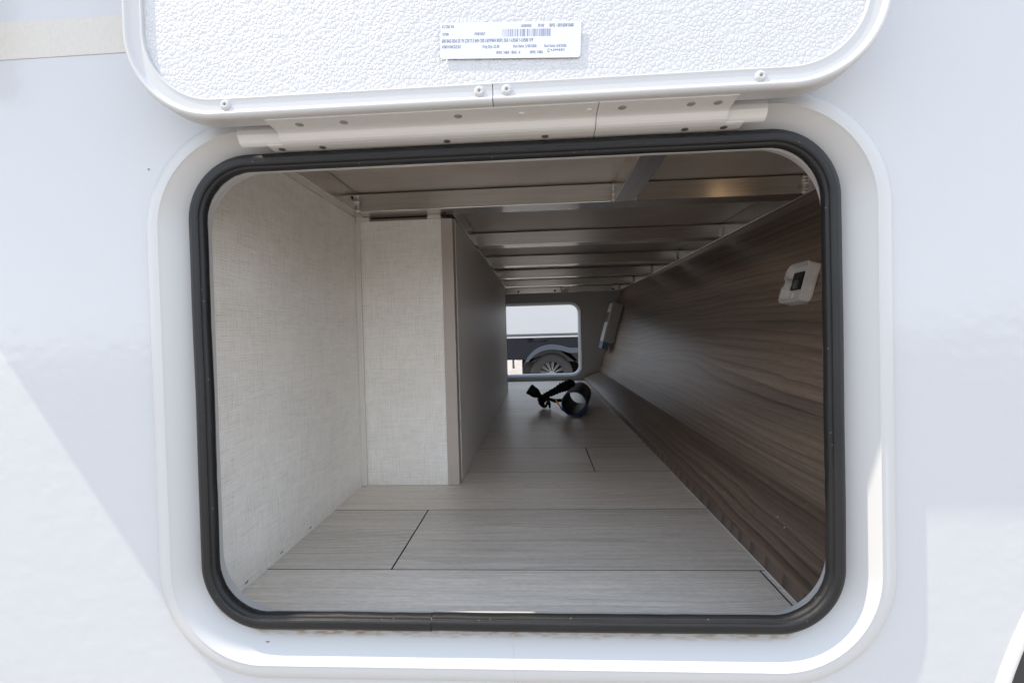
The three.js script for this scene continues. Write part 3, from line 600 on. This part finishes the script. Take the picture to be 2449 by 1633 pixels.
// ------------------------------------------------------------------ the trailer parked on the far side
{
  const t = thing('parked_trailer', 'white trailer with a black skirt parked beyond the far hatch', 'trailer');
  const white = mat({ color: lin(0.50, 0.508, 0.517), roughness: 0.22 }), black = mat({ color: lin(0.012, 0.012, 0.016), roughness: 0.05 }), grey = mat({ color: lin(0.10, 0.105, 0.11), roughness: 0.3 }), fend = mat({ color: lin(0.03, 0.029, 0.028), roughness: 0.5, specularIntensity: 0.3 }), band = mat({ color: lin(0.075, 0.085, 0.105), roughness: 0.3, specularIntensity: 0.4 });
  const L = (x0, x1, y0, y1, z0, z1) => rbox(x0, x1, y0, y1, z0, z1, 0.004);
  mesh('body', L(-4.5, 5, 0.0385, 2.1, -2.5, 0), white, t);
  mesh('grey_stripe', L(-4.5, 5, -0.013, 0.0375, -0.2, 0.004), grey, t);
  mesh('white_strip', L(-4.5, 5, -0.036, -0.014, -0.2, 0.010), white, t);
  const WX = 0.255, WY = -0.683, AR = 0.372;
  const sk = new THREE.Shape(); sk.moveTo(-4.5, -0.432); sk.lineTo(WX - Math.sqrt(AR * AR - 0.251 * 0.251), -0.432); sk.absarc(WX, WY, AR, Math.PI - Math.asin(0.251 / AR), Math.asin(0.251 / AR), true); sk.lineTo(5, -0.432); sk.lineTo(5, -0.037); sk.lineTo(-4.5, -0.037); sk.closePath();
  const skg = new THREE.ExtrudeGeometry(sk, { depth: 0.03, bevelEnabled: false, curveSegments: 40 }); skg.translate(0, 0, -0.035); mesh('skirt', skg, black, t, 'glossy black skirt');
  // fender flare: arch band running into a horizontal band at the right
  const fl = (dy0, dy1, z, d, m, name) => {
    const top = (x) => { const u = (x - WX) / 0.52; const arch = WY + Math.sqrt(Math.max(0, 1 - u * u)) * 0.515; return x > WX + 0.12 ? Math.max(arch, THREE.MathUtils.lerp(WY + 0.501, -0.238, smooth(WX + 0.12, WX + 0.36, x))) : arch; };
    const s = new THREE.Shape(), xs = []; for (let i = 0; i <= 60; i++) xs.push(WX - 0.495 + i * (1.55 / 60));
    xs.forEach((x, i) => (i ? s.lineTo(x, top(x) - dy0) : s.moveTo(x, top(x) - dy0)));
    [...xs].reverse().forEach((x) => { const low = Math.max(-0.47, top(x) - dy1); s.lineTo(x, Math.min(low, top(x) - dy0 - 0.001)); });
    s.closePath(); const g = new THREE.ExtrudeGeometry(s, { depth: d, bevelEnabled: true, bevelSize: 0.003, bevelThickness: 0.003, bevelSegments: 2 }); g.translate(0, 0, z); mesh(name, g, m, t);
  };
  const fs = new THREE.Shape(); fs.moveTo(WX - 0.50, -0.47);
  for (let i = 0; i <= 40; i++) { const x = WX - 0.49 + i * 0.98 / 40, u = (x - WX) / 0.52; fs.lineTo(x, WY + Math.sqrt(1 - u * u) * 0.45 + 0.005); }
  fs.lineTo(1.3, -0.335); fs.lineTo(1.3, -0.475); fs.lineTo(WX + Math.sqrt(AR * AR - 0.21 * 0.21), -0.475); fs.absarc(WX, WY, AR - 0.004, Math.asin(0.21 / AR), Math.PI - Math.asin(0.21 / AR), false); fs.closePath();
  const fsg = new THREE.ExtrudeGeometry(fs, { depth: 0.05, bevelEnabled: false }); fsg.translate(0, 0, -0.002); mesh('fender', fsg, fend, t, 'dull black wheel fender');
  fl(0, 0.085, 0.048, 0.02, band, 'fender_band');
  // dark wheel well and chassis
  mesh('wheel_well', box(WX - 0.55, WX + 0.75, -0.72, -0.2, -0.62, -0.36), M.void, t);
  const liner = new THREE.CylinderGeometry(0.29, 0.29, 0.3, 32); liner.rotateX(Math.PI / 2); liner.translate(WX - 0.24, -0.62, -0.2); mesh('mud_flap', liner, M.void, t);
  mesh('chassis', box(-4.4, 4.9, -0.43, -0.2, -2.4, -0.7), M.void, t);
  // wheels: the near one in the far hatch and a second behind it along the axle line
  const tyreProf = [[0.235, -0.10], [0.30, -0.112], [0.36, -0.108], [0.378, -0.098], [0.385, -0.06], [0.385, 0.06], [0.378, 0.098], [0.36, 0.108], [0.335, 0.108], [0.33, 0.111], [0.29, 0.112], [0.255, 0.104], [0.235, 0.096]].map((p) => new THREE.Vector2(...p));
  const tg = new THREE.LatheGeometry(tyreProf, 72); tg.rotateX(Math.PI / 2);
  const tyreM = mat({ color: lin(0.055, 0.053, 0.052), roughness: 0.9, specularIntensity: 0.3 }), rimM = mat({ color: lin(0.24, 0.24, 0.245), roughness: 0.35, metalness: 0.85 });
  const spoke = rbox(-0.0062, 0.0062, 0.06, 0.215, 0.062, 0.088, 0.004);
  const rimG = new THREE.LatheGeometry([[0.236, 0.098], [0.226, 0.100], [0.214, 0.092], [0.210, 0.070], [0.208, -0.02], [0, -0.02]].map((p) => new THREE.Vector2(...p)), 64); rimG.rotateX(Math.PI / 2);
  const hubG = new THREE.LatheGeometry([[0, 0.108], [0.03, 0.106], [0.052, 0.096], [0.06, 0.075], [0.062, 0.03]].map((p) => new THREE.Vector2(...p)), 32); hubG.rotateX(Math.PI / 2);
  for (const x of [WX, WX + 0.86]) {
    const w = mesh('tyre', tg, tyreM, t); w.position.set(x, WY - 0.012, -0.135);
    mesh('rim', rimG, M.dark, w); mesh('hub', hubG, rimM, w);
    const sp = []; for (let k = 0; k < 24; k++) { const g = spoke.clone(); g.rotateZ((k % 2 ? 0.06 : -0.06)); g.rotateZ(Math.PI * 2 * k / 24); sp.push(g); } mesh('spokes', mergeGeometries(sp), rimM, w);
    const ng = new THREE.CylinderGeometry(0.008, 0.008, 0.02, 6); ng.rotateX(Math.PI / 2);
    for (let k = 0; k < 6; k++) { const n = mesh('wheel_nut', ng, M.aluPlain, w); n.position.set(0.068 * Math.cos(k * 1.047), 0.068 * Math.sin(k * 1.047), 0.09); }
  }
  mesh('jack', rbox(-0.503, -0.463, -0.63, -0.30, -0.8, -0.76, 0.003), mat({ color: lin(0.4, 0.36, 0.32), roughness: 0.6 }), t); mesh('jack_foot', rbox(-0.502, -0.455, -0.64, -0.631, -0.82, -0.74, 0.002), M.dark, t);
  mesh('reflector', rbox(-0.375, -0.30, -0.446, -0.433, -0.02, 0.004, 0.002), mat({ color: lin(0.7, 0.35, 0.2), roughness: 0.4 }), t);
  t.position.set(0, 0, -8.1);
}

renderer.render(scene, camera);
